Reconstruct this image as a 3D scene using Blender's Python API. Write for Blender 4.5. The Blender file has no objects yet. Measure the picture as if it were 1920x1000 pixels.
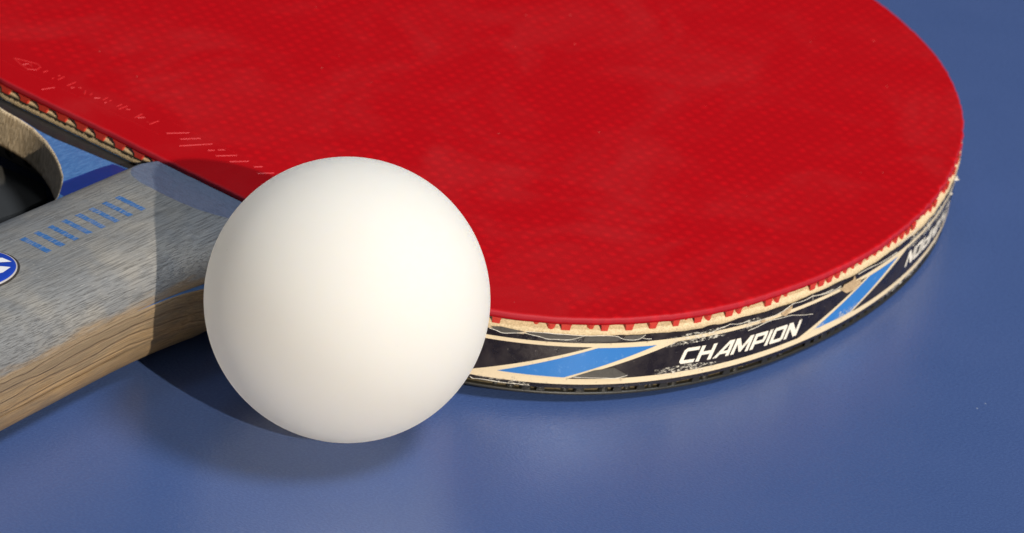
import bpy, bmesh, math, random
from mathutils import Vector, Matrix
random.seed(7)
S = bpy.context.scene
MM = 0.001

# ------------------------------------------------------------------ camera
CAM_LOC = Vector((22.2862384, -460.9944934, 263.4456108)) * MM
CAM_R = Vector((0.9894279, 0.0657068, 0.1292871))
CAM_U = Vector((-0.145026, 0.4482791, 0.8820507))
CAM_F = Vector((0.0, 0.8914755, -0.453069))
cam = bpy.data.cameras.new('camera')
cam.sensor_width = 36.0
cam.lens = 6937.902 / 1920 * 36.0
cam.clip_start = 0.01
cam.clip_end = 50
cam.dof.use_dof = True
cam.dof.focus_distance = 0.518
cam.dof.aperture_fstop = 52
camo = bpy.data.objects.new('camera', cam)
camo.matrix_world = Matrix.Translation(CAM_LOC) @ Matrix((CAM_R, CAM_U, -CAM_F)).transposed().to_4x4()
S.collection.objects.link(camo)
S.camera = camo

# ------------------------------------------------------------------ light
def direction(az, el):
    a, e = math.radians(az), math.radians(el)
    return Vector((math.cos(a) * math.cos(e), math.sin(a) * math.cos(e), math.sin(e)))
def aim(o, d):
    o.rotation_euler = d.to_track_quat('Z', 'Y').to_euler()
sun = bpy.data.lights.new('sun', 'SUN')
sun.energy = 3.5
sun.angle = math.radians(0.8)
sun.color = (1.0, 0.88, 0.70)
suno = bpy.data.objects.new('sun', sun)
aim(suno, direction(-55.5, 26))
suno.location = direction(-55.5, 26) * 3
S.collection.objects.link(suno)
def window_lamp(name, az, el, size, watts, color):
    l = bpy.data.lights.new(name, 'AREA')
    l.shape = 'DISK'
    l.size = size
    l.energy = watts
    l.color = color
    o = bpy.data.objects.new(name, l)
    o.location = direction(az, el) * 1.2
    aim(o, direction(az, el))
    S.collection.objects.link(o)
window_lamp('window_light', -10, 63, 0.34, 9.5, (0.86, 0.93, 1.0))
window_lamp('ceiling_light', 130, 70, 0.30, 1.0, (0.86, 0.93, 1.0))
world = bpy.data.worlds.new('World')
S.world = world
world.use_nodes = True
bgn = world.node_tree.nodes['Background']
bgn.inputs[0].default_value = (0.80, 0.90, 1.0, 1)
bgn.inputs[1].default_value = 0.04
S.view_settings.view_transform = 'Standard'
S.view_settings.look = 'None'
S.view_settings.exposure = 0.15
S.view_settings.gamma = 1.0
S.view_settings.use_curve_mapping = False

# ------------------------------------------------------------------ helpers
def link(o, parent=None):
    S.collection.objects.link(o)
    if parent is not None:
        o.parent = parent
    return o
def mesh_obj(name, verts, faces, mats, parent=None, smooth=False, mi=None, scale=MM):
    me = bpy.data.meshes.new(name)
    me.from_pydata([tuple(c * scale for c in v) for v in verts], [], faces)
    for m in (mats if isinstance(mats, (list, tuple)) else [mats]):
        me.materials.append(m)
    if mi:
        for p, k in zip(me.polygons, mi):
            p.material_index = k
    if smooth:
        for p in me.polygons:
            p.use_smooth = True
    me.update()
    return link(bpy.data.objects.new(name, me), parent)
def bm_obj(name, bm, mats, parent=None, smooth=False):
    me = bpy.data.meshes.new(name)
    bmesh.ops.scale(bm, vec=(MM, MM, MM), verts=bm.verts)
    bm.to_mesh(me)
    bm.free()
    for m in (mats if isinstance(mats, (list, tuple)) else [mats]):
        me.materials.append(m)
    if smooth:
        for p in me.polygons:
            p.use_smooth = True
    return link(bpy.data.objects.new(name, me), parent)

class NT:
    """tiny node builder; coordinates come out in millimetres of the object"""
    def __init__(s, name):
        s.m = bpy.data.materials.new(name)
        s.m.use_nodes = True
        s.t = s.m.node_tree
        s.b = s.t.nodes['Principled BSDF']
        s.out = s.t.nodes['Material Output']
    def n(s, typ, **kw):
        x = s.t.nodes.new(typ)
        for k, v in kw.items():
            setattr(x, k, v)
        return x
    def set(s, sock, v):
        if hasattr(v, 'is_output'):
            s.t.links.new(v, sock)
        else:
            sock.default_value = v
    def mm(s, scale=(1, 1, 1), rot=(0, 0, 0)):
        tc = s.n('ShaderNodeTexCoord')
        mp = s.n('ShaderNodeMapping')
        mp.inputs['Scale'].default_value = tuple(1000 * c for c in scale)
        mp.inputs['Rotation'].default_value = rot
        s.t.links.new(tc.outputs['Object'], mp.inputs[0])
        return mp.outputs[0]
    def noise(s, vec, scale, detail=3, rough=0.5, dist=0.0):
        x = s.n('ShaderNodeTexNoise')
        s.set(x.inputs['Vector'], vec)
        x.inputs['Scale'].default_value = scale
        x.inputs['Detail'].default_value = detail
        x.inputs['Roughness'].default_value = rough
        x.inputs['Distortion'].default_value = dist
        return x.outputs[0]
    def vor(s, vec, scale, out='Distance'):
        x = s.n('ShaderNodeTexVoronoi')
        s.set(x.inputs['Vector'], vec)
        x.inputs['Scale'].default_value = scale
        return x.outputs[out]
    def math(s, op, a, b=0.0, c=0.0, clamp=False):
        x = s.n('ShaderNodeMath', operation=op)
        x.use_clamp = clamp
        s.set(x.inputs[0], a); s.set(x.inputs[1], b); s.set(x.inputs[2], c)
        return x.outputs[0]
    def vmath(s, op, a, b=(0, 0, 0), out=0):
        x = s.n('ShaderNodeVectorMath', operation=op)
        s.set(x.inputs[0], a); s.set(x.inputs[1], b)
        return x.outputs[out]
    def ramp(s, f, lo, hi, a=0.0, b=1.0, smooth=True):
        x = s.n('ShaderNodeMapRange')
        x.interpolation_type = 'SMOOTHSTEP' if smooth else 'LINEAR'
        s.set(x.inputs[0], f)
        x.inputs[1].default_value = lo; x.inputs[2].default_value = hi
        x.inputs[3].default_value = a; x.inputs[4].default_value = b
        return x.outputs[0]
    def mix(s, f, a, b):
        x = s.n('ShaderNodeMix', data_type='RGBA')
        s.set(x.inputs[0], f)
        for k, v in ((6, a), (7, b)):
            s.set(x.inputs[k], v if hasattr(v, 'is_output') else (*v, 1))
        return x.outputs[2]
    def sep(s, v):
        x = s.n('ShaderNodeSeparateXYZ')
        s.set(x.inputs[0], v)
        return x.outputs
    def bump(s, h, dist, strength=1.0, prev=None):
        x = s.n('ShaderNodeBump')
        x.inputs['Strength'].default_value = strength
        x.inputs['Distance'].default_value = dist * MM
        s.set(x.inputs['Height'], h)
        if prev is not None:
            s.set(x.inputs['Normal'], prev)
        return x.outputs[0]
    def done(s, color=None, rough=None, normal=None, spec=None, **kw):
        for k, v in (('Base Color', color), ('Roughness', rough), ('Normal', normal), ('Specular IOR Level', spec)):
            if v is not None:
                if k == 'Base Color' and isinstance(v, tuple):
                    v = (*v, 1)
                s.set(s.b.inputs[k], v)
        for k, v in kw.items():
            s.set(s.b.inputs[k.replace('_', ' ')], v)
        return s.m

# ------------------------------------------------------------------ materials
def m_table():
    a = NT('blue_table_lacquer')
    p = a.mm()
    ps = a.mm((1.0, 1.5, 1.0), (0, 0, 0.5))
    n1 = a.noise(ps, 2.1, 2, 0.55, 0.3)
    n2 = a.noise(p, 0.05, 3)
    n3 = a.noise(p, 5.0, 2)
    c = a.mix(n2, (0.042, 0.080, 0.225), (0.054, 0.092, 0.245))
    c = a.mix(a.math('MULTIPLY', a.ramp(n1, 0.40, 0.64, 0, 1), 0.45), c, (0.065, 0.115, 0.28))
    v = a.vor(p, 0.22)
    pick = a.ramp(a.noise(p, 0.9, 0), 0.60, 0.66)
    dust = a.math('MULTIPLY', a.math('LESS_THAN', v, 0.028), pick)
    c = a.mix(a.math('MULTIPLY', dust, 0.6), c, (0.5, 0.55, 0.6))
    nb = a.bump(n1, 0.075, 1.0, a.bump(n3, 0.010, 0.8))
    return a.done(c, a.ramp(n2, 0.3, 0.7, 0.20, 0.25), nb, 1.0)
def hexdist(a, p, A=2.25, B=3.9):
    """distance (mm) to the nearest pimple of the rubber's triangular grid"""
    def lat(off):
        q = a.vmath('ADD', p, (A * 100 + off[0], B * 100 + off[1], 0))
        q = a.vmath('DIVIDE', q, (A, B, 1))
        q = a.vmath('FRACTION', q)
        q = a.vmath('SUBTRACT', q, (0.5, 0.5, 0))
        q = a.vmath('MULTIPLY', q, (A, B, 0))
        return a.vmath('LENGTH', q, out=1)
    return a.math('MINIMUM', lat((A / 2, B / 2)), lat((0, 0)))
def m_red():
    a = NT('red_rubber')
    p = a.mm()
    x = a.sep(p)
    wv = a.n('ShaderNodeTexNoise')
    a.set(wv.inputs['Vector'], p)
    wv.inputs['Scale'].default_value = 0.25
    wob = a.vmath('MULTIPLY', a.vmath('SUBTRACT', wv.outputs['Color'], (0.5, 0.5, 0.5)), (1.1, 1.1, 0))
    d = hexdist(a, a.vmath('ADD', p, wob))
    pip = a.math('MULTIPLY', a.ramp(d, 0.15, 1.05, 1.0, 0.0), a.ramp(a.noise(p, 0.35, 3, 0.6), 0.25, 0.75, 0.1, 1.0))
    inner = a.ramp(x[0], 9.0, 12.5)
    pipm = a.math('MULTIPLY', pip, inner)
    big = a.noise(p, 0.028, 4, 0.6)
    wisp = a.noise(a.mm((0.8, 1.1, 1), (0, 0, 0.9)), 0.055, 6, 0.62, 0.6)
    fine = a.noise(p, 3.0, 3, 0.6)
    c = a.mix(pipm, (0.37, 0.001, 0.0045), (0.51, 0.0018, 0.006))
    c = a.mix(a.math('MULTIPLY', a.ramp(fine, 0.35, 0.7), 0.40), c, (0.32, 0.001, 0.004))
    haze = a.math('MULTIPLY', a.ramp(wisp, 0.42, 0.75), a.ramp(big, 0.35, 0.65, 0.25, 1.0))
    c = a.mix(a.math('MULTIPLY', haze, 0.11), c, (0.36, 0.055, 0.060))
    edge = a.math('MULTIPLY', a.ramp(x[2], 13.16, 13.02), a.ramp(x[2], 12.3, 12.6))
    c = a.mix(a.math('MULTIPLY', edge, 0.18), c, (0.34, 0.09, 0.14))
    v = a.vor(p, 0.30)
    pick = a.ramp(a.noise(p, 0.7, 0), 0.56, 0.62)
    dust = a.math('MULTIPLY', a.math('LESS_THAN', v, 0.036), pick)
    c = a.mix(a.math('MULTIPLY', dust, 0.35), c, (0.70, 0.35, 0.30))
    nb = a.bump(pipm, 0.018, 1.0, a.bump(fine, 0.008, 0.7))
    return a.done(c, a.ramp(wisp, 0.3, 0.7, 0.45, 0.60), nb, 0.14)
def m_pip():
    a = NT('red_pimple_rubber')
    p = a.mm()
    n = a.noise(p, 1.2, 2)
    c = a.mix(n, (0.46, 0.016, 0.010), (0.60, 0.055, 0.028))
    return a.done(c, 0.5, a.bump(a.noise(p, 4, 2), 0.02))
def m_sponge(name, light, dark):
    a = NT(name)
    p = a.mm()
    x = a.sep(p)
    n = a.noise(p, 3.2, 4, 0.65)
    g = a.noise(p, 0.5, 4, 0.65)
    c = a.mix(a.ramp(n, 0.3, 0.7), dark, light)
    c = a.mix(a.math('MULTIPLY', a.ramp(g, 0.55, 0.75), 0.35), c, (0.30, 0.25, 0.20))
    # black glue crust along the straight cut, under the rubber sheet
    crust = a.math('MULTIPLY', a.ramp(x[0], 0.35, 0.05, 0, 1), a.ramp(a.math('ADD', x[2], a.math('MULTIPLY', a.noise(p, 1.1, 4, 0.7), 1.3)), 11.26, 11.44))
    c = a.mix(crust, c, (0.022, 0.018, 0.014))
    return a.done(c, 0.85, a.bump(n, 0.12, 1.0, a.bump(crust, 0.12)), 0.2)
def m_plain(name, col, rough, amount=0.15, scale=0.8, bump=0.02, spec=0.5):
    a = NT(name)
    p = a.mm()
    n = a.noise(p, scale, 4, 0.6)
    c = a.mix(n, tuple(k * (1 - amount) for k in col), tuple(k * (1 + amount) for k in col))
    return a.done(c, rough, a.bump(a.noise(p, scale * 4, 3), bump), spec)
def m_tape():
    a = NT('black_edge_tape')
    p = a.mm()
    n = a.noise(p, 0.35, 4, 0.6)
    f = a.noise(p, 6, 3, 0.6)
    c = a.mix(a.ramp(n, 0.35, 0.7), (0.013, 0.009, 0.009), (0.028, 0.021, 0.020))
    v = a.vor(p, 1.3)
    dust = a.math('MULTIPLY', a.math('LESS_THAN', v, 0.075), a.ramp(a.noise(p, 1.7, 0), 0.55, 0.6))
    c = a.mix(a.math('MULTIPLY', dust, 0.55), c, (0.55, 0.50, 0.42))
    scr = a.ramp(a.noise(a.mm((1, 1, 5)), 0.9, 4, 0.75), 0.64, 0.72)
    c = a.mix(a.math('MULTIPLY', scr, 0.18), c, (0.4, 0.38, 0.35))
    return a.done(c, a.ramp(n, 0.3, 0.7, 0.22, 0.42), a.bump(f, 0.012, 1.0, a.bump(n, 0.12)), 0.5)
def m_print(name, col, wear, wearcol, rough=0.4):
    a = NT(name)
    p = a.mm()
    n = a.noise(p, 0.9, 5, 0.7)
    f = a.noise(p, 4, 3)
    c = a.mix(a.math('MULTIPLY', f, 0.3), col, tuple(k * 0.75 for k in col))
    c = a.mix(a.math('MULTIPLY', a.ramp(n, 0.58, 0.70), wear), c, wearcol)
    return a.done(c, rough, a.bump(f, 0.01))
def m_bar():
    a = NT('worn_blue_bar')
    g = a.noise(a.mm((0.30, 3.6, 3.6), (0, 0, 0.05)), 1.6, 4, 0.7)
    g2 = a.noise(a.mm((0.5, 2, 2)), 0.8, 3)
    c = a.mix(g2, (0.022, 0.095, 0.28), (0.032, 0.13, 0.35))
    c = a.mix(a.math('MULTIPLY', a.ramp(g, 0.50, 0.62), 0.75), c, (0.27, 0.26, 0.25))
    return a.done(c, 0.5, a.bump(g, 0.05), 0.3)
def m_scuff():
    a = NT('white_scuff')
    p = a.mm()
    n = a.noise(a.mm((1, 1, 2.2), (0, 0.5, 0)), 1.5, 6, 0.8)
    g = a.noise(p, 0.25, 2)
    al = a.math('MULTIPLY', a.ramp(n, 0.50, 0.58), a.ramp(g, 0.35, 0.60))
    return a.done((0.78, 0.74, 0.64), 0.55, a.bump(n, 0.05), None, Alpha=al)
def m_handle():
    a = NT('weathered_grey_handle_wood')
    p = a.mm()
    x = a.sep(p)
    g1 = a.noise(a.mm((0.045, 3.6, 3.6), (0, 0, 0.06)), 2.0, 4, 0.6)
    g2 = a.noise(a.mm((0.10, 6.8, 6.8), (0, 0, 0.06)), 1.7, 2, 0.55)
    big = a.noise(p, 0.09, 3, 0.6)
    c = a.mix(a.ramp(big, 0.35, 0.65), (0.185, 0.193, 0.205), (0.262, 0.252, 0.235))
    c = a.mix(a.ramp(g1, 0.35, 0.70), a.mix(0.35, c, (0.13, 0.13, 0.135)), c)
    pores = a.math('MULTIPLY', a.ramp(g2, 0.53, 0.66), 0.5)
    c = a.mix(pores, c, (0.055, 0.052, 0.055))
    light = a.math('MULTIPLY', a.ramp(a.noise(a.mm((0.4, 3, 3)), 2.2, 2), 0.64, 0.74), 0.25)
    c = a.mix(light, c, (0.56, 0.54, 0.51))
    at = a.n('ShaderNodeAttribute', attribute_name='chamfer')
    edge = a.math('ADD', at.outputs['Fac'], a.math('MULTIPLY', a.noise(p, 0.8, 3), 0.15))
    ch = a.ramp(edge, 0.07, 0.16)
    g4 = a.noise(a.mm((4.5, 0.5, 1), (0, 0, -0.6)), 1.5, 3, 0.65)
    blue = a.mix(a.ramp(g4, 0.42, 0.68), (0.115, 0.165, 0.27), (0.05, 0.07, 0.13))
    blue = a.mix(a.math('MULTIPLY', a.ramp(g1, 0.4, 0.7), 0.5), blue, (0.17, 0.20, 0.27))
    c = a.mix(a.math('MULTIPLY', ch, 0.88), c, blue)
    # paint rubbed off towards the lower edge of the upper half
    rub = a.ramp(a.math('ADD', x[2], a.math('MULTIPLY', a.noise(a.mm((0.12, 1, 1)), 0.8, 4, 0.65), 4.6)), 13.9, 12.2)
    c = a.mix(a.math('MULTIPLY', rub, 0.8), c, a.mix(g1, (0.17, 0.115, 0.065), (0.36, 0.25, 0.14)))
    nb = a.bump(a.math('SUBTRACT', g1, pores), 0.10)
    return a.done(c, 0.55, nb, 0.3)
def m_tan(name, plies=False):
    a = NT(name)
    p = a.mm()
    x = a.sep(p)
    g1 = a.noise(a.mm((0.08, 2.0, 2.6)), 1.7, 4, 0.6)
    g2 = a.noise(a.mm((0.22, 4.5, 4.5)), 1.6, 3, 0.6)
    c = a.mix(a.ramp(g1, 0.3, 0.7), (0.22, 0.142, 0.072), (0.36, 0.245, 0.128))
    c = a.mix(a.math('MULTIPLY', a.ramp(g2, 0.58, 0.70), 0.40), c, (0.09, 0.055, 0.03))
    dirt = a.noise(a.mm((0.35, 1, 1)), 0.16, 4, 0.65)
    c = a.mix(a.math('MULTIPLY', a.ramp(dirt, 0.34, 0.60), 0.70), c, (0.15, 0.122, 0.09))
    h = g1
    if plies:
        wob = a.math('ADD', x[2], a.math('MULTIPLY', a.noise(a.mm((0.08, 0.5, 0.5)), 1.0, 3), 1.9))
        line = a.math('ABSOLUTE', a.math('SUBTRACT', a.math('FRACT', a.math('DIVIDE', wob, 1.55)), 0.5))
        groove = a.ramp(line, 0.06, 0.16, 1, 0)
        c = a.mix(a.math('MULTIPLY', groove, 0.22), c, (0.17, 0.10, 0.06))
        h = a.math('SUBTRACT', g1, groove)
    return a.done(c, 0.62, a.bump(h, 0.14), 0.3)
def m_endgrain():
    a = NT('raw_blade_edge_wood')
    p = a.mm()
    x = a.sep(p)
    n = a.noise(a.mm((1.6, 1.6, 0.5)), 1.8, 4, 0.65)
    b = a.noise(p, 0.25, 3)
    c = a.mix(a.ramp(n, 0.3, 0.7), (0.44, 0.33, 0.21), (0.80, 0.66, 0.47))
    c = a.mix(a.math('MULTIPLY', a.ramp(b, 0.45, 0.7), 0.4), c, (0.30, 0.235, 0.16))
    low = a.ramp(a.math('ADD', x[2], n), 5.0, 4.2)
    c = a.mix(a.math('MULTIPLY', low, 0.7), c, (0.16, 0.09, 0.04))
    return a.done(c, 0.9, a.bump(n, 0.25), 0.15)
def m_bluewood():
    a = NT('blue_blade_lacquer')
    p = a.mm()
    g = a.noise(a.mm((0.5, 2.6, 1), (0, 0, 0.45)), 1.6, 3, 0.6)
    c = a.mix(a.ramp(g, 0.35, 0.7), (0.040, 0.115, 0.30), (0.075, 0.175, 0.39))
    return a.done(c, 0.42, a.bump(g, 0.03), 0.4)
def m_ball():
    a = NT('white_celluloid')
    p = a.mm()
    n = a.noise(p, 0.16, 3, 0.5)
    f = a.noise(p, 9, 2)
    c = a.mix(n, (0.975, 0.96, 0.91), (0.98, 0.967, 0.92))
    v = a.vor(p, 0.20)
    dust = a.math('MULTIPLY', a.math('LESS_THAN', v, 0.032), a.ramp(a.noise(p, 0.9, 0), 0.54, 0.58))
    c = a.mix(a.math('MULTIPLY', dust, 0.35), c, (0.35, 0.32, 0.28))
    a.done(c, 0.6, a.bump(f, 0.004), 0.2)
    a.b.inputs['Subsurface Weight'].default_value = 0.85
    a.b.inputs['Subsurface Radius'].default_value = (1.0, 0.9, 0.75)
    a.b.inputs['Subsurface Scale'].default_value = 0.007
    tr = a.n('ShaderNodeBsdfTranslucent')
    a.set(tr.inputs['Color'], c)
    mx = a.n('ShaderNodeMixShader')
    mx.inputs[0].default_value = 0.50
    a.t.links.new(a.b.outputs[0], mx.inputs[1])
    a.t.links.new(tr.outputs[0], mx.inputs[2])
    a.t.links.new(mx.outputs[0], a.out.inputs['Surface'])
    return a.m

M_TABLE, M_RED, M_PIP = m_table(), m_red(), m_pip()
M_SPONGE = m_sponge('cream_sponge', (0.72, 0.57, 0.37), (0.50, 0.39, 0.235))
M_SPONGE2 = m_plain('dark_sponge', (0.34, 0.27, 0.16), 0.85, 0.3, 1.5, 0.08, 0.2)
M_BLACKRUB = m_plain('black_rubber', (0.020, 0.019, 0.016), 0.45, 0.3, 0.7, 0.03)
M_TAPE = m_tape()
M_FLAP = m_plain('dusty_lifted_tape', (0.085, 0.078, 0.068), 0.45, 0.3, 2.5, 0.02)
M_CREAM = m_print('cream_print', (0.80, 0.67, 0.46), 0.5, (0.25, 0.20, 0.14))
M_BLUE = m_print('blue_print', (0.035, 0.20, 0.58), 0.35, (0.25, 0.42, 0.70), 0.35)
M_WHITE = m_print('white_lettering', (0.90, 0.85, 0.75), 0.5, (0.25, 0.22, 0.19))
M_CRACK = m_plain('torn_tape_edge', (0.56, 0.52, 0.45), 0.5, 0.3, 1.5, 0.01)
M_CHIP = m_plain('torn_tan_chip', (0.50, 0.36, 0.22), 0.7, 0.45, 1.2, 0.15, 0.2)
M_SCUFF = m_scuff()
M_HANDLE, M_PLY, M_TAN = m_handle(), m_tan('plywood_tang', True), m_tan('lower_handle_wood')
M_END, M_BLUEWOOD = m_endgrain(), m_bluewood()
M_BAND = m_plain('dark_band_surface', (0.014, 0.015, 0.018), 0.4, 0.3, 1.0, 0.02)
M_DBLUE = m_plain('deep_blue_surface', (0.012, 0.035, 0.22), 0.4, 0.15, 1.0, 0.01)
M_BAR = m_bar()
M_BADGE = m_plain('blue_badge_enamel', (0.010, 0.045, 0.36), 0.25, 0.1, 1.0, 0.0)
M_BADGERIM = m_plain('badge_rim', (0.42, 0.40, 0.42), 0.35, 0.2, 1.0, 0.0)
M_DARKGAP = m_plain('dark_gap', (0.02, 0.016, 0.014), 0.8, 0.2, 1.0, 0.02)
M_BADGEWHITE = m_plain('badge_white', (0.72, 0.72, 0.76), 0.35, 0.03, 1.0, 0.0)
M_BALL = m_ball()
M_CARD = m_plain('dark_grey_card', (0.060, 0.060, 0.060), 0.95, 0.04, 0.3, 0.005, 0.05)

# ------------------------------------------------------------------ traced shapes, in millimetres on the bat
CO = [80.86100628540174, 9.994878459911279, 3.228419521492903, 3.3749937214480967, -1.5639638998002576, 0.5763281954635442, -0.17580333777402732]
CRACKS= [[[4.45, 10.18], [5.35, 10.06], [6.4, 9.65], [8.0, 9.96], [9.61, 10.19]], [[9.68, 10.45], [12.42, 10.57], [14.11, 10.5], [16.35, 10.47], [18.64, 10.36], [20.61, 10.39]], [[9.61, 10.19], [10.86, 9.96], [11.99, 9.83], [13.05, 9.49], [14.26, 9.59], [16.29, 9.55], [17.36, 9.89], [18.48, 10.34]], [[18.58, 10.35], [20.93, 10.44], [23.64, 10.32], [24.27, 9.86], [25.14, 9.6], [26.55, 9.45], [27.5, 9.6], [28.21, 10.27]], [[24.87, 10.27], [24.82, 9.81]], [[27.76, 9.73], [28.5, 9.52], [29.37, 9.45]], [[17.97, 3.38], [19.57, 3.29], [22.25, 3.21], [24.46, 3.02], [25.67, 3.21], [26.52, 3.48]], [[47.22, 9.26], [48.7, 9.07], [49.97, 9.06], [52.41, 8.97], [54.62, 9.28], [56.04, 9.8], [57.12, 10.17], [58.42, 9.88], [60.48, 9.89], [61.46, 10.13], [63.31, 9.74], [64.88, 9.64], [67.14, 9.62]], [[61.39, 10.67], [62.04, 8.99]], [[47.61, 7.77], [49.36, 7.95], [51.98, 8.48], [54.95, 8.16], [56.96, 8.06], [58.28, 7.69], [59.63, 7.3], [60.99, 6.98], [62.83, 6.58]], [[39.41, 8.87], [41.38, 9.46], [42.96, 9.62], [43.44, 9.88], [45.23, 9.39], [46.9, 9.5]], [[61.49, 10.05], [65.18, 9.4], [67.48, 9.28], [69.28, 9.47]], [[73.93, 10.07], [77.01, 10.09], [81.04, 9.61], [83.37, 9.54], [87.07, 9.41]], [[86.35, 10.9], [90.35, 10.65], [94.39, 10.95]], [[2.89, 1.77], [3.28, 1.45], [4.08, 1.61], [5.74, 1.62], [7.53, 1.54], [8.41, 1.56], [9.72, 1.65], [10.62, 1.57]], [[8.49, 1.74], [9.05, 2.07]]]
FLAPS= [[[4.61, 10.52], [6.11, 10.77], [9.58, 10.41], [8.0, 9.96], [6.4, 9.65], [5.35, 10.06]], [[9.68, 10.42], [12.43, 10.54], [18.48, 10.34], [17.36, 9.89], [16.29, 9.55], [14.26, 9.59], [13.05, 9.49], [11.99, 9.83], [10.86, 9.96]], [[18.58, 10.32], [23.64, 10.29], [24.42, 9.78], [23.81, 9.37], [18.5, 9.34]], [[24.87, 10.27], [28.21, 10.27], [27.5, 9.6], [26.55, 9.45], [24.97, 9.76]], [[17.97, 3.41], [21.07, 4.54], [24.1, 4.93], [26.28, 3.64], [25.67, 3.21], [24.46, 3.02], [22.25, 3.21], [19.57, 3.29]]]
CHIPS= [[[54.46, 9.18], [55.16, 9.44], [56.81, 9.88], [56.84, 9.43], [56.54, 8.77], [55.71, 8.25], [54.81, 8.64]], [[49.99, 8.98], [50.91, 8.98], [51.17, 8.39], [50.1, 8.58]], [[69.26, 8.87], [70.23, 9.46], [72.61, 9.6], [72.85, 10.27], [73.89, 8.87], [75.44, 8.8], [75.33, 7.78], [73.98, 7.32], [71.41, 7.57]]]
EMBOSS= [[[7.06, 48.33], [7.88, 46.36], [8.55, 44.71], [8.1, 43.63], [6.83, 43.38], [5.86, 44.31], [6.32, 46.3], [7.06, 48.33]], [[6.45, 45.97], [7.43, 45.51], [7.13, 44.33], [7.42, 45.05]], [[6.94, 42.14], [8.0, 42.08]], [[6.4, 39.76], [6.9, 39.87]], [[6.88, 38.96], [8.58, 39.13]], [[7.89, 39.85], [8.37, 39.83]], [[6.49, 36.71], [8.6, 36.8]], [[2.18, 38.21], [4.47, 37.48]], [[6.4, 35.86], [7.03, 35.64]], [[7.59, 35.14], [7.86, 34.81]], [[7.62, 33.83], [6.49, 33.06]], [[6.89, 32.31], [7.74, 32.61]], [[6.73, 31.29], [7.56, 30.69]], [[7.27, 29.99], [8.6, 30.16]], [[6.85, 29.3], [7.31, 29.15]], [[7.81, 29.14], [8.37, 29.19]], [[7.35, 27.21], [8.61, 27.2]], [[6.92, 26.4], [8.87, 26.33]], [[7.88, 25.7], [8.35, 25.22]], [[6.71, 22.95], [8.67, 23.1]], [[7.12, 22.65], [8.16, 22.12]], [[7.37, 20.9], [6.93, 20.1], [8.95, 19.97]], [[6.72, 16.46], [9.74, 14.47]], [[6.88, 13.91], [9.77, 12.14]], [[5.05, 12.48], [9.77, 9.79]], [[7.47, 8.84], [8.35, 8.19]], [[8.9, 8.01], [9.79, 7.35]], [[7.03, 6.89], [9.89, 4.99]], [[7.31, 4.37], [9.83, 2.62]], [[9.02, 0.91], [10.19, 0.17]], [[7.75, -0.75], [10.0, -2.29]]]

# ------------------------------------------------------------------ the table
bm = bmesh.new()
bmesh.ops.create_cube(bm, size=1.0)
bmesh.ops.scale(bm, vec=(2740, 1525, 25), verts=bm.verts)
bmesh.ops.translate(bm, vec=(250, 300, -12.5), verts=bm.verts)
bmesh.ops.bevel(bm, geom=bm.edges[:], offset=2, segments=2, affect='EDGES')
table = bm_obj('table_top', bm, M_TABLE)
table['kind'] = 'structure'
table['label'] = 'blue lacquered table tennis table top under bat and ball'

# ------------------------------------------------------------------ the ball
bm = bmesh.new()
bmesh.ops.create_uvsphere(bm, u_segments=128, v_segments=64, radius=20.17)
ball = bm_obj('table_tennis_ball', bm, M_BALL, smooth=True)
ball.location = (0, 0, 20.17 * MM)
ball.rotation_euler = (0.4, 0.9, 0.3)
ball['label'] = 'matt white ball standing against the bat handle'
ball['category'] = 'ball'

# ------------------------------------------------------------------ the bat: frame (u along the handle axis, v across, w up)
T = 13.1975
BO = Vector((-23.1995683, 37.9313846, 3.119283)) * MM
BU = Vector((0.523056, 0.8522537, -0.0087228))
BV = Vector((-0.8517222, 0.5230513, 0.0314113))
BW = BU.cross(BV).normalized()
BV = BW.cross(BU).normalized()
bat = bpy.data.objects.new('table_tennis_bat', None)
bat.empty_display_size = 0.05
bat.matrix_world = Matrix.Translation(BO) @ Matrix((BU, BV, BW)).transposed().to_4x4()
link(bat)
bat['label'] = 'worn table tennis bat with red rubber, black printed edge tape and grey wooden handle'
bat['category'] = 'table tennis bat'

UC = 62.0
def rad(t): return sum(c * math.cos(k * t) for k, c in enumerate(CO))
RIM = []
N = 1400
for i in range(N + 1):
    t = math.pi * 0.9 * (1 - i / N)
    r = rad(t)
    a, b = UC + r * math.cos(t), -r * math.sin(t)
    if a >= 0:
        RIM.append((a, b))
RS = [0.0]
for i in range(1, len(RIM)):
    RS.append(RS[-1] + math.hypot(RIM[i][0] - RIM[i - 1][0], RIM[i][1] - RIM[i - 1][1]))
HALF = RS[-1]
import bisect
def rim(s):
    """point and outward normal of the blade's rim at arc length s from the near corner, through the tip, to the far corner"""
    far = s > HALF
    q = 2 * HALF - s if far else s
    q = min(max(q, 0.0), HALF)
    i = min(max(bisect.bisect_left(RS, q), 1), len(RS) - 1)
    f = (q - RS[i - 1]) / (RS[i] - RS[i - 1])
    p, n = RIM[i - 1], RIM[i]
    x, y = p[0] + f * (n[0] - p[0]), p[1] + f * (n[1] - p[1])
    j0, j1 = max(i - 4, 0), min(i + 4, len(RIM) - 1)
    dx, dy = RIM[j1][0] - RIM[j0][0], RIM[j1][1] - RIM[j0][1]
    l = math.hypot(dx, dy)
    nx, ny = dy / l, -dx / l
    if q > HALF - 0.5:
        nx, ny = 1.0, 0.0
    return (x, -y, nx, -ny) if far else (x, y, nx, ny)
def on_tape(s, w, off):
    x, y, nx, ny = rim(s)
    return (x + nx * off, y + ny * off, w)

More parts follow.
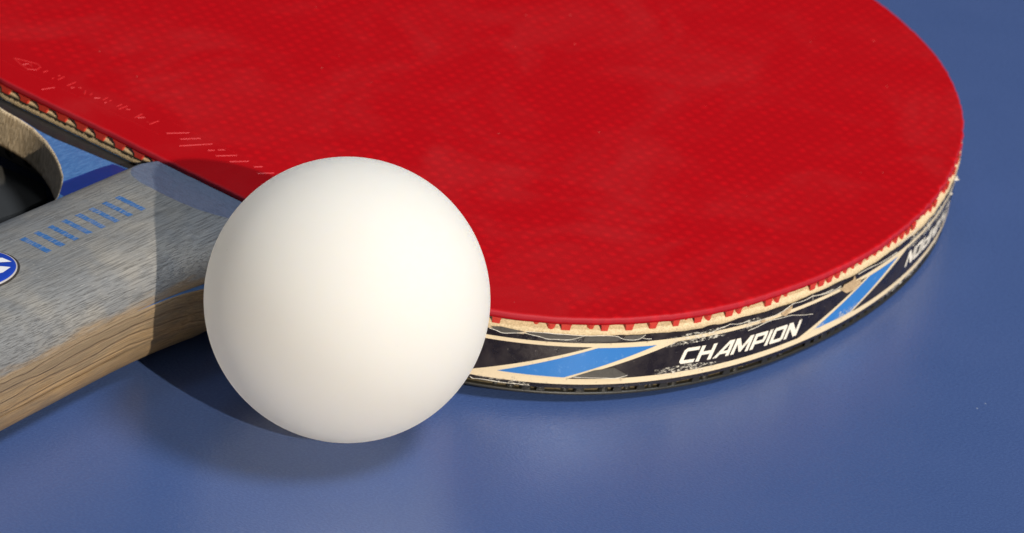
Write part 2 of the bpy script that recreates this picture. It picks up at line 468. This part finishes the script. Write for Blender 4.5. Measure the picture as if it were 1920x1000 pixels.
def rounded_outline(step=1.0, corner=2.2):
    """closed outline of a rubber sheet with its straight cut at u = 0 and rounded corners"""
    pts = []
    s = corner
    while s <= 2 * HALF - corner + 1e-6:
        x, y, _, _ = rim(s)
        pts.append((x, y))
        s += step
    a0 = pts[-1]
    c = rim(2 * HALF)[:2]
    b0 = (0.0, c[1] - corner)
    bez = lambda p, q, r, t: tuple((1 - t) ** 2 * p[k] + 2 * t * (1 - t) * q[k] + t * t * r[k] for k in (0, 1))
    for k in range(1, 6):
        pts.append(bez(a0, (0.0, c[1]), b0, k / 6))
    n = int((2 * (c[1] - corner)) / step)
    for k in range(n + 1):
        pts.append((0.0, b0[1] - 2 * b0[1] * k / n))
    for k in range(1, 6):
        pts.append(bez((0.0, -b0[1]), (0.0, -c[1]), pts[0], k / 6))
    return pts
OUT = rounded_outline()
def offset(pts, d):
    n = len(pts)
    res = []
    for i in range(n):
        p, q = pts[i - 1], pts[(i + 1) % n]
        dx, dy = q[0] - p[0], q[1] - p[1]
        l = math.hypot(dx, dy) or 1
        res.append((pts[i][0] + dy / l * d, pts[i][1] - dx / l * d))
    return res
def slab(name, pts, profile, mats, parent, mi=None, jitter=0.0, smooth=True, rag=0.0):
    """solid with the outline pts; profile = [(offset, w), ...] from bottom to top, flat caps"""
    verts, faces, idx = [], [], []
    n = len(pts)
    jit = [0.0] * n
    if jitter:
        raw = [random.gauss(0, 1) for _ in range(n)]
        for k in range(n):
            jit[k] = jitter * (raw[k - 1] + 2 * raw[k] + raw[(k + 1) % n]) / 3
    ragged = [rag * (random.gauss(0, 0.6) + math.sin(k * 0.21) * 0.8 + math.sin(k * 0.067 + 1)) for k in range(n)]
    if rag > 0.06:                          # sheet worn back towards the tip
        for k in range(n):
            e = max(0.0, 1 - ((k - 108) / 30) ** 2)
            ragged[k] -= e * (0.45 + random.uniform(-0.16, 0.16))
    for j, (d, w) in enumerate(profile):
        q0, q1 = offset(pts, d), offset(pts, d + 1)
        for k in range(n):
            x, y = (q0[k][c] + (q1[k][c] - q0[k][c]) * ragged[k] for c in (0, 1))
            verts.append((x, y, w + jit[k] * (0.5 if j else 0)))
    for j in range(len(profile) - 1):
        for k in range(n):
            a = j * n + k
            b = j * n + (k + 1) % n
            faces.append((a, b, b + n, a + n))
            idx.append(mi[j] if mi else 0)
    faces.append(tuple(range(n - 1, -1, -1)))
    idx.append(mi[-1] if mi else 0)
    o = len(verts) - n
    faces.append(tuple(range(o, o + n)))
    idx.append(mi[-1] if mi else 0)
    me = mesh_obj(name, verts, faces, mats, parent, False, idx)
    if smooth:
        for p in me.data.polygons:
            p.use_smooth = len(p.vertices) == 4
    return me

# --- blade: plywood with shoulders running into the tang inside the handle
HW0 = 13.0
def hw(u): return HW0 + 3.2 * (max(0.0, -u - 55) / 45) ** 1.6
def hwn(u): return 13.55 + 0.9 * max(0.0, -u - 36) / 30 + 1.1 * max(0.0, min(1.0, (u + 31) / 12)) ** 1.5
def ht(u): return 10.2 + 1.4 * (max(0.0, -u - 45) / 55) ** 1.3
def ht_low(u): return 9.9 + 0.55 * max(0.0, -u - 40) / 60
NE = 3.05
CW = 6.6
half = [(-1.2, 45.6), (-2.3, 43.6), (-2.8, 41.0), (-3.0, 38.0), (-3.6, 34.5), (-5.2, 30.3), (-7.4, 26.6), (-9.6, 23.6), (-11.9, 21.0), (-14.4, 19.0), (-17.2, 17.2), (-20.5, 15.6), (-25.0, 14.1), (-29.0, 13.2)]
tang = [(u, hw(u) * 0.985) for u in range(-33, -101, -4)]
blade_pts = []
s = 2.0
while s <= 2 * HALF - 2.0 + 1e-6:
    blade_pts.append(rim(s)[:2])
    s += 1.0
near = [(u, v) for u, v in half if u > -18] + [(-19.5, 16.35), (-22.3, 15.3), (-25, 14.6), (-28, 14.15), (-32, 13.85), (-36, 13.65)] + [(u, hwn(u) + 0.05) for u in range(-40, -101, -4)]
blade_pts += half + tang
blade_pts += [(u, -v) for u, v in reversed(near)]
blade = slab('blade', blade_pts, [(-0.35, 3.50), (-0.05, 3.75), (0, 4.2), (0, 9.0), (-0.05, 9.45), (-0.3, 9.70)], [M_BLUEWOOD, M_END, M_PLY], bat, [1, 1, 1, 1, 1, 0])
for p in blade.data.polygons:
    if len(p.vertices) == 4 and p.center.x < -0.012 and p.center.y < 0:
        p.material_index = 2
blade['label'] = 'blue lacquered plywood blade with raw tan edge'
# dark band along the rubber cut, deep blue stripe beside the handle
def sheet(name, polys, w, mat, parent):
    vs, fs = [], []
    for poly in polys:
        fs.append(tuple(range(len(vs), len(vs) + len(poly))))
        vs += [(x, y, w) for x, y in poly]
    return mesh_obj(name, vs, fs, mat, parent)
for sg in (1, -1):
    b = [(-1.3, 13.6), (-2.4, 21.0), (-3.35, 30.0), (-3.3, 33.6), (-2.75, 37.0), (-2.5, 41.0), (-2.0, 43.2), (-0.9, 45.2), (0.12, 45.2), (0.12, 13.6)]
    sheet('dark_band', [[(x, sg * y) for x, y in (b if sg < 0 else b[::-1])]], 9.73, M_BAND, blade)
    b = [(-17.0, 12.9), (-1.6, 12.9), (-2.5, 18.9), (-6.0, 19.3), (-13.0, 19.6), (-16.4, 17.35)]
    sheet('deep_blue_stripe', [[(x, sg * y) for x, y in (b if sg > 0 else b[::-1])]], 9.73, M_DBLUE, blade)

# --- sponges and rubber sheets
slab('sponge', OUT, [(-0.25, 9.74), (0.0, 9.95), (0.05, 10.4), (0.0, 10.95), (-0.25, 11.2), (-0.6, 11.5), (-0.8, 12.02)], M_SPONGE, bat, None, 0.05, True, 0.05)
slab('lower_sponge', OUT, [(-0.75, 0.64), (-0.7, 1.5), (-0.3, 1.6), (-0.15, 1.7), (-0.1, 3.46)], M_SPONGE2, bat)
red = slab('red_rubber_sheet', OUT, [(-0.3, 12.03), (0.0, 12.08), (0.06, 12.3), (0.05, 12.85), (-0.02, 13.02), (-0.16, 13.13), (-0.5, T)], M_RED, bat, None, 0.0, True, 0.07)
black = slab('black_rubber_sheet', OUT, [(-0.5, 0.0), (-0.15, 0.06), (0.05, 0.22), (0.05, 0.5), (-0.1, 0.62)], M_BLACKRUB, bat)

# --- pimples round the visible rim, cut off flush with the edge
def inside(x, y):
    """signed distance-like value, positive inside the sheet"""
    t = math.atan2(abs(y), x - UC)
    return min(rad(t) - math.hypot(x - UC, y), x)
def pips(parent, mat, name, w0, w1, r0, shift):
    A, B = 2.25, 1.95
    for j in range(-40, 26):
        for i in range(-1, 74):
            x = A * (i + 0.5 * (j % 2)) + shift[0]
            y = B * j + shift[1]
            d = inside(x, y)
            if d < -0.25 or d > 2.3:
                continue
            if y > 0 and x > 4:
                continue
            vs = []
            r1 = r0 * (1.45 if x < 1.2 and abs(y) < 44 else random.uniform(0.9, 1.2))
            n = 12
            for w, rr in ((w1, r1 * (1.75 if x < 1.2 and abs(y) < 44 else 1.22)), ((w0 + w1) / 2, r1), (w0, r1 * 0.94)):
                for k in range(n):
                    px = x + rr * math.cos(2 * math.pi * k / n)
                    py = y + rr * math.sin(2 * math.pi * k / n)
                    for _ in range(4):
                        e = inside(px, py) - 0.02
                        if e < 0:
                            if px < 0.02 and abs(py) < 45:
                                px = 0.02
                            else:
                                l = math.hypot(px - UC, py)
                                px += (px - UC) / l * e
                                py += py / l * e
                    vs.append((px, py, w))
            fs = []
            for q in range(2):
                for k in range(n):
                    a, b = q * n + k, q * n + (k + 1) % n
                    fs.append((a, a + n, b + n, b))
            fs.append(tuple(range(2 * n, 3 * n)))
            fs.append(tuple(range(n - 1, -1, -1)))
            mesh_obj(name, vs, fs, mat, parent)
pips(red, M_PIP, 'pimple', 11.05, 12.10, 0.60, (0.35, 0.6))
pips(black, M_BLACKRUB, 'black_pimple', 1.66, 0.58, 0.62, (0.1, 0.2))

# --- embossed maker's marks on the red sheet
def ridge(name, pl, width, height, base, mat, parent):
    vs, fs = [], []
    for k, (x, y) in enumerate(pl):
        p, q = pl[max(k - 1, 0)], pl[min(k + 1, len(pl) - 1)]
        dx, dy = q[0] - p[0], q[1] - p[1]
        l = math.hypot(dx, dy) or 1
        nx, ny = -dy / l * width / 2, dx / l * width / 2
        vs += [(x - nx, y - ny, base), (x - nx * 0.45, y - ny * 0.45, base + height), (x + nx * 0.45, y + ny * 0.45, base + height), (x + nx, y + ny, base)]
    for k in range(len(pl) - 1):
        for j in range(3):
            a = k * 4 + j
            fs.append((a, a + 4, a + 5, a + 1))
    e = (len(pl) - 1) * 4
    fs += [(0, 1, 2, 3), (e + 3, e + 2, e + 1, e)]
    return mesh_obj(name, vs, fs, mat, parent)
M_EMB = m_plain('embossed_red_rubber', (0.50, 0.010, 0.014), 0.45, 0.25, 2.0, 0.02)  # slightly paler red than the sheet, for the raised strokes
for k, pl in enumerate(EMBOSS):
    ridge('embossed_mark', pl, 0.32 if k < 22 else 0.36, 0.06, T - 0.005, M_EMB, red)
ridge('embossed_line', [(5.1, 52), (5.0, 40), (5.3, 33), (5.6, 20), (5.6, 17)], 0.5, 0.05, T - 0.005, M_RED, red)
ridge('embossed_line', [(10.4, 18), (10.4, -30)], 0.35, 0.04, T - 0.005, M_RED, red)

# --- edge tape, once round the rim
vs, fs = [], []
SS = [1.6 + k * 0.75 for k in range(int((2 * HALF - 3.2) / 0.75) + 1)]
for k, s in enumerate(SS):
    wob = 0.10 * math.sin(s * 0.31) + 0.07 * math.sin(s * 0.83 + 1)
    prof = [(1.30 + wob * 0.6, -0.05), (1.42 + wob * 0.6, 0.08), (2.2, 0.10), (9.3, 0.10), (10.05 + wob, 0.10), (10.25 + wob, 0.02)]
    vs += [on_tape(s, w, o) for w, o in prof]
for k in range(len(SS) - 1):
    for j in range(5):
        a = k * 6 + j
        fs.append((a, a + 6, a + 7, a + 1))
tape = mesh_obj('edge_tape', vs, fs, M_TAPE, bat, True)
tape['label'] = 'scuffed black printed edge tape with cream lines, blue flashes and lettering'

def patch(name, polys, off, mat, parent, step=1.2, rough=0.0):
    """flat print or scrap bent onto the rim; polys in (arc length, height)"""
    bm = bmesh.new()
    for poly in polys:
        f = bm.faces.new([bm.verts.new((a, b, 0)) for a, b in poly])
        f.normal_update()
        if f.normal.z < 0:
            f.normal_flip()
    bmesh.ops.triangulate(bm, faces=bm.faces[:])
    lo = min(v.co.x for v in bm.verts)
    hi = max(v.co.x for v in bm.verts)
    x = math.floor(lo / step) * step + step
    while x < hi:
        bmesh.ops.bisect_plane(bm, geom=bm.verts[:] + bm.edges[:] + bm.faces[:], plane_co=(x, 0, 0), plane_no=(1, 0, 0))
        x += step
    for v in bm.verts:
        v.co = Vector(on_tape(v.co.x, v.co.y, off + random.uniform(-rough, rough)))
    return bm_obj(name, bm, mat, parent)
def ribbon(name, pl, width, off, mat, parent):
    vs, fs = [], []
    pts = []
    for _ in range(2):                     # round the traced corners off
        if len(pl) > 2:
            q = [pl[0]]
            for a, c in zip(pl[:-1], pl[1:]):
                q += [(0.75 * a[0] + 0.25 * c[0], 0.75 * a[1] + 0.25 * c[1]), (0.25 * a[0] + 0.75 * c[0], 0.25 * a[1] + 0.75 * c[1])]
            pl = q + [pl[-1]]
    for k in range(len(pl) - 1):
        n = max(1, int(math.hypot(pl[k + 1][0] - pl[k][0], pl[k + 1][1] - pl[k][1]) / 0.6))
        for j in range(n):
            pts.append((pl[k][0] + (pl[k + 1][0] - pl[k][0]) * j / n, pl[k][1] + (pl[k + 1][1] - pl[k][1]) * j / n))
    pts.append(tuple(pl[-1]))
    for k, (x, y) in enumerate(pts):
        p, q = pts[max(k - 1, 0)], pts[min(k + 1, len(pts) - 1)]
        dx, dy = q[0] - p[0], q[1] - p[1]
        l = math.hypot(dx, dy) or 1
        wd = width * random.uniform(0.55, 1.25) * (0.4 if k in (0, len(pts) - 1) else 1)
        nx, ny = -dy / l * wd / 2, dx / l * wd / 2
        vs += [on_tape(x - nx, y - ny, off - 0.03), on_tape(x, y, off + 0.07), on_tape(x + nx, y + ny, off - 0.03)]
    for k in range(len(pts) - 1):
        for j in range(2):
            a = k * 3 + j
            fs.append((a, a + 3, a + 4, a + 1))
    return mesh_obj(name, vs, fs, mat, parent)

END = 2 * HALF - 3.0
patch('cream_line', [[(2.2, 8.42), (END, 8.42), (END, 9.05), (2.2, 9.05)]], 0.13, M_CREAM, tape)
patch('cream_line', [[(2.2, 2.05), (END, 2.05), (END, 3.0), (2.2, 3.0)]], 0.13, M_CREAM, tape)
PER = 57.4
LET = {
 'C': (0.95, [[(.95, 1), (.16, 1), (0, .86), (0, .14), (.16, 0), (.95, 0), (.95, .22), (.27, .22), (.23, .26), (.23, .74), (.27, .78), (.95, .78)]]),
 'H': (1.0, [[(0, 0), (.24, 0), (.24, .39), (.76, .39), (.76, 0), (1, 0), (1, 1), (.76, 1), (.76, .61), (.24, .61), (.24, 1), (0, 1)]]),
 'A': (1.1, [[(.86, 0), (1.1, 0), (1.1, 1), (.86, 1)], [(0, 0), (.27, 0), (.86, .80), (.86, 1), (.72, 1)], [(.4175, .2), (.86, .2), (.86, .38), (.5502, .38)]]),
 'M': (1.25, [[(0, 0), (.23, 0), (.23, .62), (.55, .08), (.70, .08), (1.02, .62), (1.02, 0), (1.25, 0), (1.25, 1), (.98, 1), (.625, .42), (.27, 1), (0, 1)]]),
 'P': (0.98, [[(0, 0), (.24, 0), (.24, 1), (0, 1)], [(.24, .78), (.98, .78), (.92, 1), (.24, 1)], [(.24, .30), (.92, .30), (.98, .50), (.24, .50)], [(.75, .50), (.98, .50), (.98, .78), (.75, .78)]]),
 'I': (0.24, [[(0, 0), (.24, 0), (.24, 1), (0, 1)]]),
 'O': (1.05, [[(0, .1), (.24, .22), (.24, .78), (0, .9)], [(.81, .22), (1.05, .1), (1.05, .9), (.81, .78)], [(0, .1), (.1, 0), (.95, 0), (1.05, .1), (.81, .22), (.24, .22)], [(.24, .78), (.81, .78), (1.05, .9), (.95, 1), (.1, 1), (0, .9)]]),
 'N': (1.05, [[(0, 0), (.24, 0), (.24, .60), (.76, 0), (1.05, 0), (1.05, 1), (.81, 1), (.81, .40), (.29, 1), (0, 1)]]),
}
def word(s0, w0, H, flip, length):
    x = 0.0
    tot = sum(LET[c][0] for c in 'CHAMPION') + 0.11 * 7
    k = length / tot
    for c in 'CHAMPION':
        wd, polys = LET[c]
        out = []
        for poly in polys:
            q = []
            for a, b in poly:
                ps = (x + a) * k + (b - 0.5) * 0.30 * H
                pw = b * H - 0.62 * (ps / length - 0.5)
                if flip:
                    q.append((s0 + length - ps, w0 + H - pw))
                else:
                    q.append((s0 + ps, w0 + pw))
            out.append(q)
        patch('letter', out, 0.16, M_WHITE, tape, 1.6)
        x += wd + 0.11
for k in range(7):
    b = 57.4 * k
    if b + 36 < END:
        patch('cream_flash', [[(b + 3.0, 3.003), (b + 17.1, 3.003), (b + 34.2, 8.417), (b + 20.2, 8.417)]], 0.13, M_CREAM, tape)
        patch('blue_flash', [[(b + 6.6, 3.40), (b + 16.6, 3.22), (b + 30.6, 8.25), (b + 21.0, 8.28)]], 0.17, M_BLUE, tape)
    if b + 61 < END:
        word(b + 35.4, 4.05 if k % 2 == 0 else 4.2, 2.65, k % 2 == 1, 24.6)
for fpoly in FLAPS:
    patch('lifted_tape_flap', [fpoly], 0.21, M_FLAP, tape, 1.2, 0.03)
for pl in CRACKS:
    ribbon('tape_tear', pl, 0.095, 0.24, M_CRACK, tape)
for poly in CHIPS:
    patch('torn_chip', [poly], 0.27, M_CHIP, tape, 0.6, 0.05)
for poly in ([(31.5, 7.6), (50, 8.2), (50, 9.7), (36, 9.6), (32, 9.2)], [(31, 2.7), (45, 2.4), (44, 3.4), (36, 4.3), (31, 4.0)], [(62, 3.0), (76, 3.1), (78, 4.6), (66, 4.2)], [(3.5, 1.5), (12, 1.45), (11, 2.2), (4, 2.3)], [(84, 1.6), (125, 1.6), (125, 3.4), (90, 3.2)], [(92, 7.8), (130, 7.6), (130, 10.1), (92, 10.1)]):
    patch('scuff_mark', [poly], 0.20, M_SCUFF, tape, 1.0)
# frayed bits of tape sticking out near the tip
for s, w, l in ((118.4, 9.5, 0.9), (120.5, 8.9, 0.5), (116.5, 7.6, 0.45)):
    a, b, c = on_tape(s, w, 0.05), on_tape(s + 0.7, w - 0.3, 0.1), on_tape(s + 0.3, w + 0.5, 0.15)
    d = on_tape(s + 0.4, w + 0.25, l)
    mesh_obj('frayed_scrap', [a, b, c, d], [(0, 1, 3), (1, 2, 3), (2, 0, 3), (0, 2, 1)], M_CRACK, tape)

# --- handle halves
def plane_w(u): return 12.25 + 0.305 * (-u)
def surf_w(u, v):
    h, t = (hw(u) if v > 0 else hwn(u)), ht(u)
    e = CW + t * max(0.0, 1 - (abs(v) / h) ** NE) ** (1 / NE)
    return min(e, plane_w(u))
def half_handle(name, sign, mat):
    us = [-0.18] + [-0.6 - 0.45 * k for k in range(42)] + [-20 - 1.6 * k for k in range(50)]
    us = [u for u in us if u > -99.5] + [-99.6, -100.2, -100.6]
    M = 65
    vs, fs, at = [], [], []
    for iu, u in enumerate(us):
        end = (0.0, 0.4, 1.2)[max(0, iu - (len(us) - 3))] if iu >= len(us) - 3 else 0.0
        h, t = hw(u) - end, (ht(u) if sign > 0 else ht_low(u)) - end
        f0 = math.asin(((9.72 - CW) / t) ** (NE / 2))
        for k in range(M):
            ph = f0 + (math.pi - 2 * f0) * k / (M - 1)
            c, sn = math.cos(ph), math.sin(ph)
            v = -((h if c < 0 else hwn(u) - end) * math.copysign(abs(c) ** (2 / NE), c))
            e = CW + t * sn ** (2 / NE)
            pw = plane_w(u)
            w = min(e, pw)
            at.append(e - pw)
            vs.append((u, v, w if sign > 0 else 2 * CW - w))
    for i in range(len(us) - 1):
        for k in range(M - 1):
            a, b = i * M + k, (i + 1) * M + k
            f = (a, a + 1, b + 1, b)
            fs.append(f if sign > 0 else f[::-1])
        a, b = i * M, (i + 1) * M
        f = (a + M - 1, a, b, b + M - 1)
        fs.append(f if sign > 0 else f[::-1])
    c0 = tuple(range(M))
    c1 = tuple(range((len(us) - 1) * M, len(us) * M))
    fs += [c0[::-1], c1] if sign > 0 else [c0, c1[::-1]]
    o = mesh_obj(name, vs, fs, mat, bat)
    for p in o.data.polygons:
        p.use_smooth = len(p.vertices) == 4
    o.data.set_sharp_from_angle(angle=math.radians(28))
    att = o.data.attributes.new('chamfer', 'FLOAT', 'POINT')
    for i, val in enumerate(at):
        att.data[i].value = val if sign > 0 else -1.0
    return o
upper = half_handle('upper_handle_half', 1, M_HANDLE)
lower = half_handle('lower_handle_half', -1, M_TAN)
# eight worn blue bars
for k in range(8):
    u0 = -21.0 - 2.95 * k
    n = 10
    vs, fs = [], []
    for j in range(n + 1):
        v = -2.1 + 5.1 * j / n
        for u in (u0 - 0.55 + random.uniform(-0.07, 0.07), u0 + 0.55 + random.uniform(-0.07, 0.07)):
            vs.append((u, v, surf_w(u, v) + 0.03))
    for j in range(n):
        fs.append((2 * j, 2 * j + 1, 2 * j + 3, 2 * j + 2))
    mesh_obj('blue_bar', vs, fs, M_BAR, upper)
# oval badge let into the handle
BC, BA, BB = (-54.3, 0.4), 7.1, 4.75
def ell(k, sc, n=64): return (BC[0] + BA * sc * math.cos(2 * math.pi * k / n), BC[1] + BB * sc * math.sin(2 * math.pi * k / n))
def dome(name, rings, mat, parent):
    vs, fs = [], []
    n = 64
    for sc, dz in rings:
        for k in range(n):
            x, y = ell(k, sc)
            vs.append((x, y, surf_w(x, 0) + dz))
    for j in range(len(rings) - 1):
        for k in range(n):
            a, b = j * n + k, j * n + (k + 1) % n
            fs.append((a, b, b + n, a + n))
    fs.append(tuple(range((len(rings) - 1) * n, len(rings) * n)))
    return mesh_obj(name, vs, fs, mat, parent, True)
dome('badge_recess', [(1.07, -0.4), (1.06, 0.03), (1.0, 0.03), (0.98, -0.2)], M_DARKGAP, upper)
badge = dome('badge', [(0.99, -0.2), (0.98, 0.16), (0.95, 0.30), (0.9, 0.36), (0.5, 0.42), (0.1, 0.44)], M_BADGE, upper)
badge['label'] = 'blue oval badge with white lettering'
dome('badge_rim', [(1.0, -0.1), (0.995, 0.18), (0.972, 0.27), (0.957, 0.18)], M_BADGERIM, badge).data
for poly in ([(-48.7, -1.35), (-48.9, 0.2), (-51.5, 2.2), (-53.0, 2.4), (-51.2, 0.1)], [(-50.0, -2.35), (-50.8, -1.45), (-54.2, 1.0), (-56.0, 1.0), (-54.0, -2.4), (-52.0, -2.75)]):
    vs = [(x, y, surf_w(x, 0) + 0.46) for x, y in poly]
    mesh_obj('badge_letter', vs, [tuple(range(len(vs)))[::-1]], M_BADGEWHITE, badge)

# ------------------------------------------------------------------ dark grey card under the shoulder, behind the handle
bm = bmesh.new()
poly = [(-51.6, 54.6), (-124, 93.5), (-150, 31.0), (-95.0, -10.0), (-53.5, 44.0), (-50.5, 49.9)]
base = [bm.verts.new((x, y, 0.02)) for x, y in poly]
top = [bm.verts.new((x, y, 3.8)) for x, y in poly]
n = len(poly)
bm.faces.new(base[::-1])
bm.faces.new(top)
for k in range(n):
    bm.faces.new((base[k], base[(k + 1) % n], top[(k + 1) % n], top[k]))
bmesh.ops.recalc_face_normals(bm, faces=bm.faces[:])
bmesh.ops.bevel(bm, geom=bm.edges[:], offset=0.15, segments=2, affect='EDGES')
card = bm_obj('grey_card', bm, M_CARD)
card['label'] = 'plain dark grey card lying on the table behind the bat handle'
card['category'] = 'card'
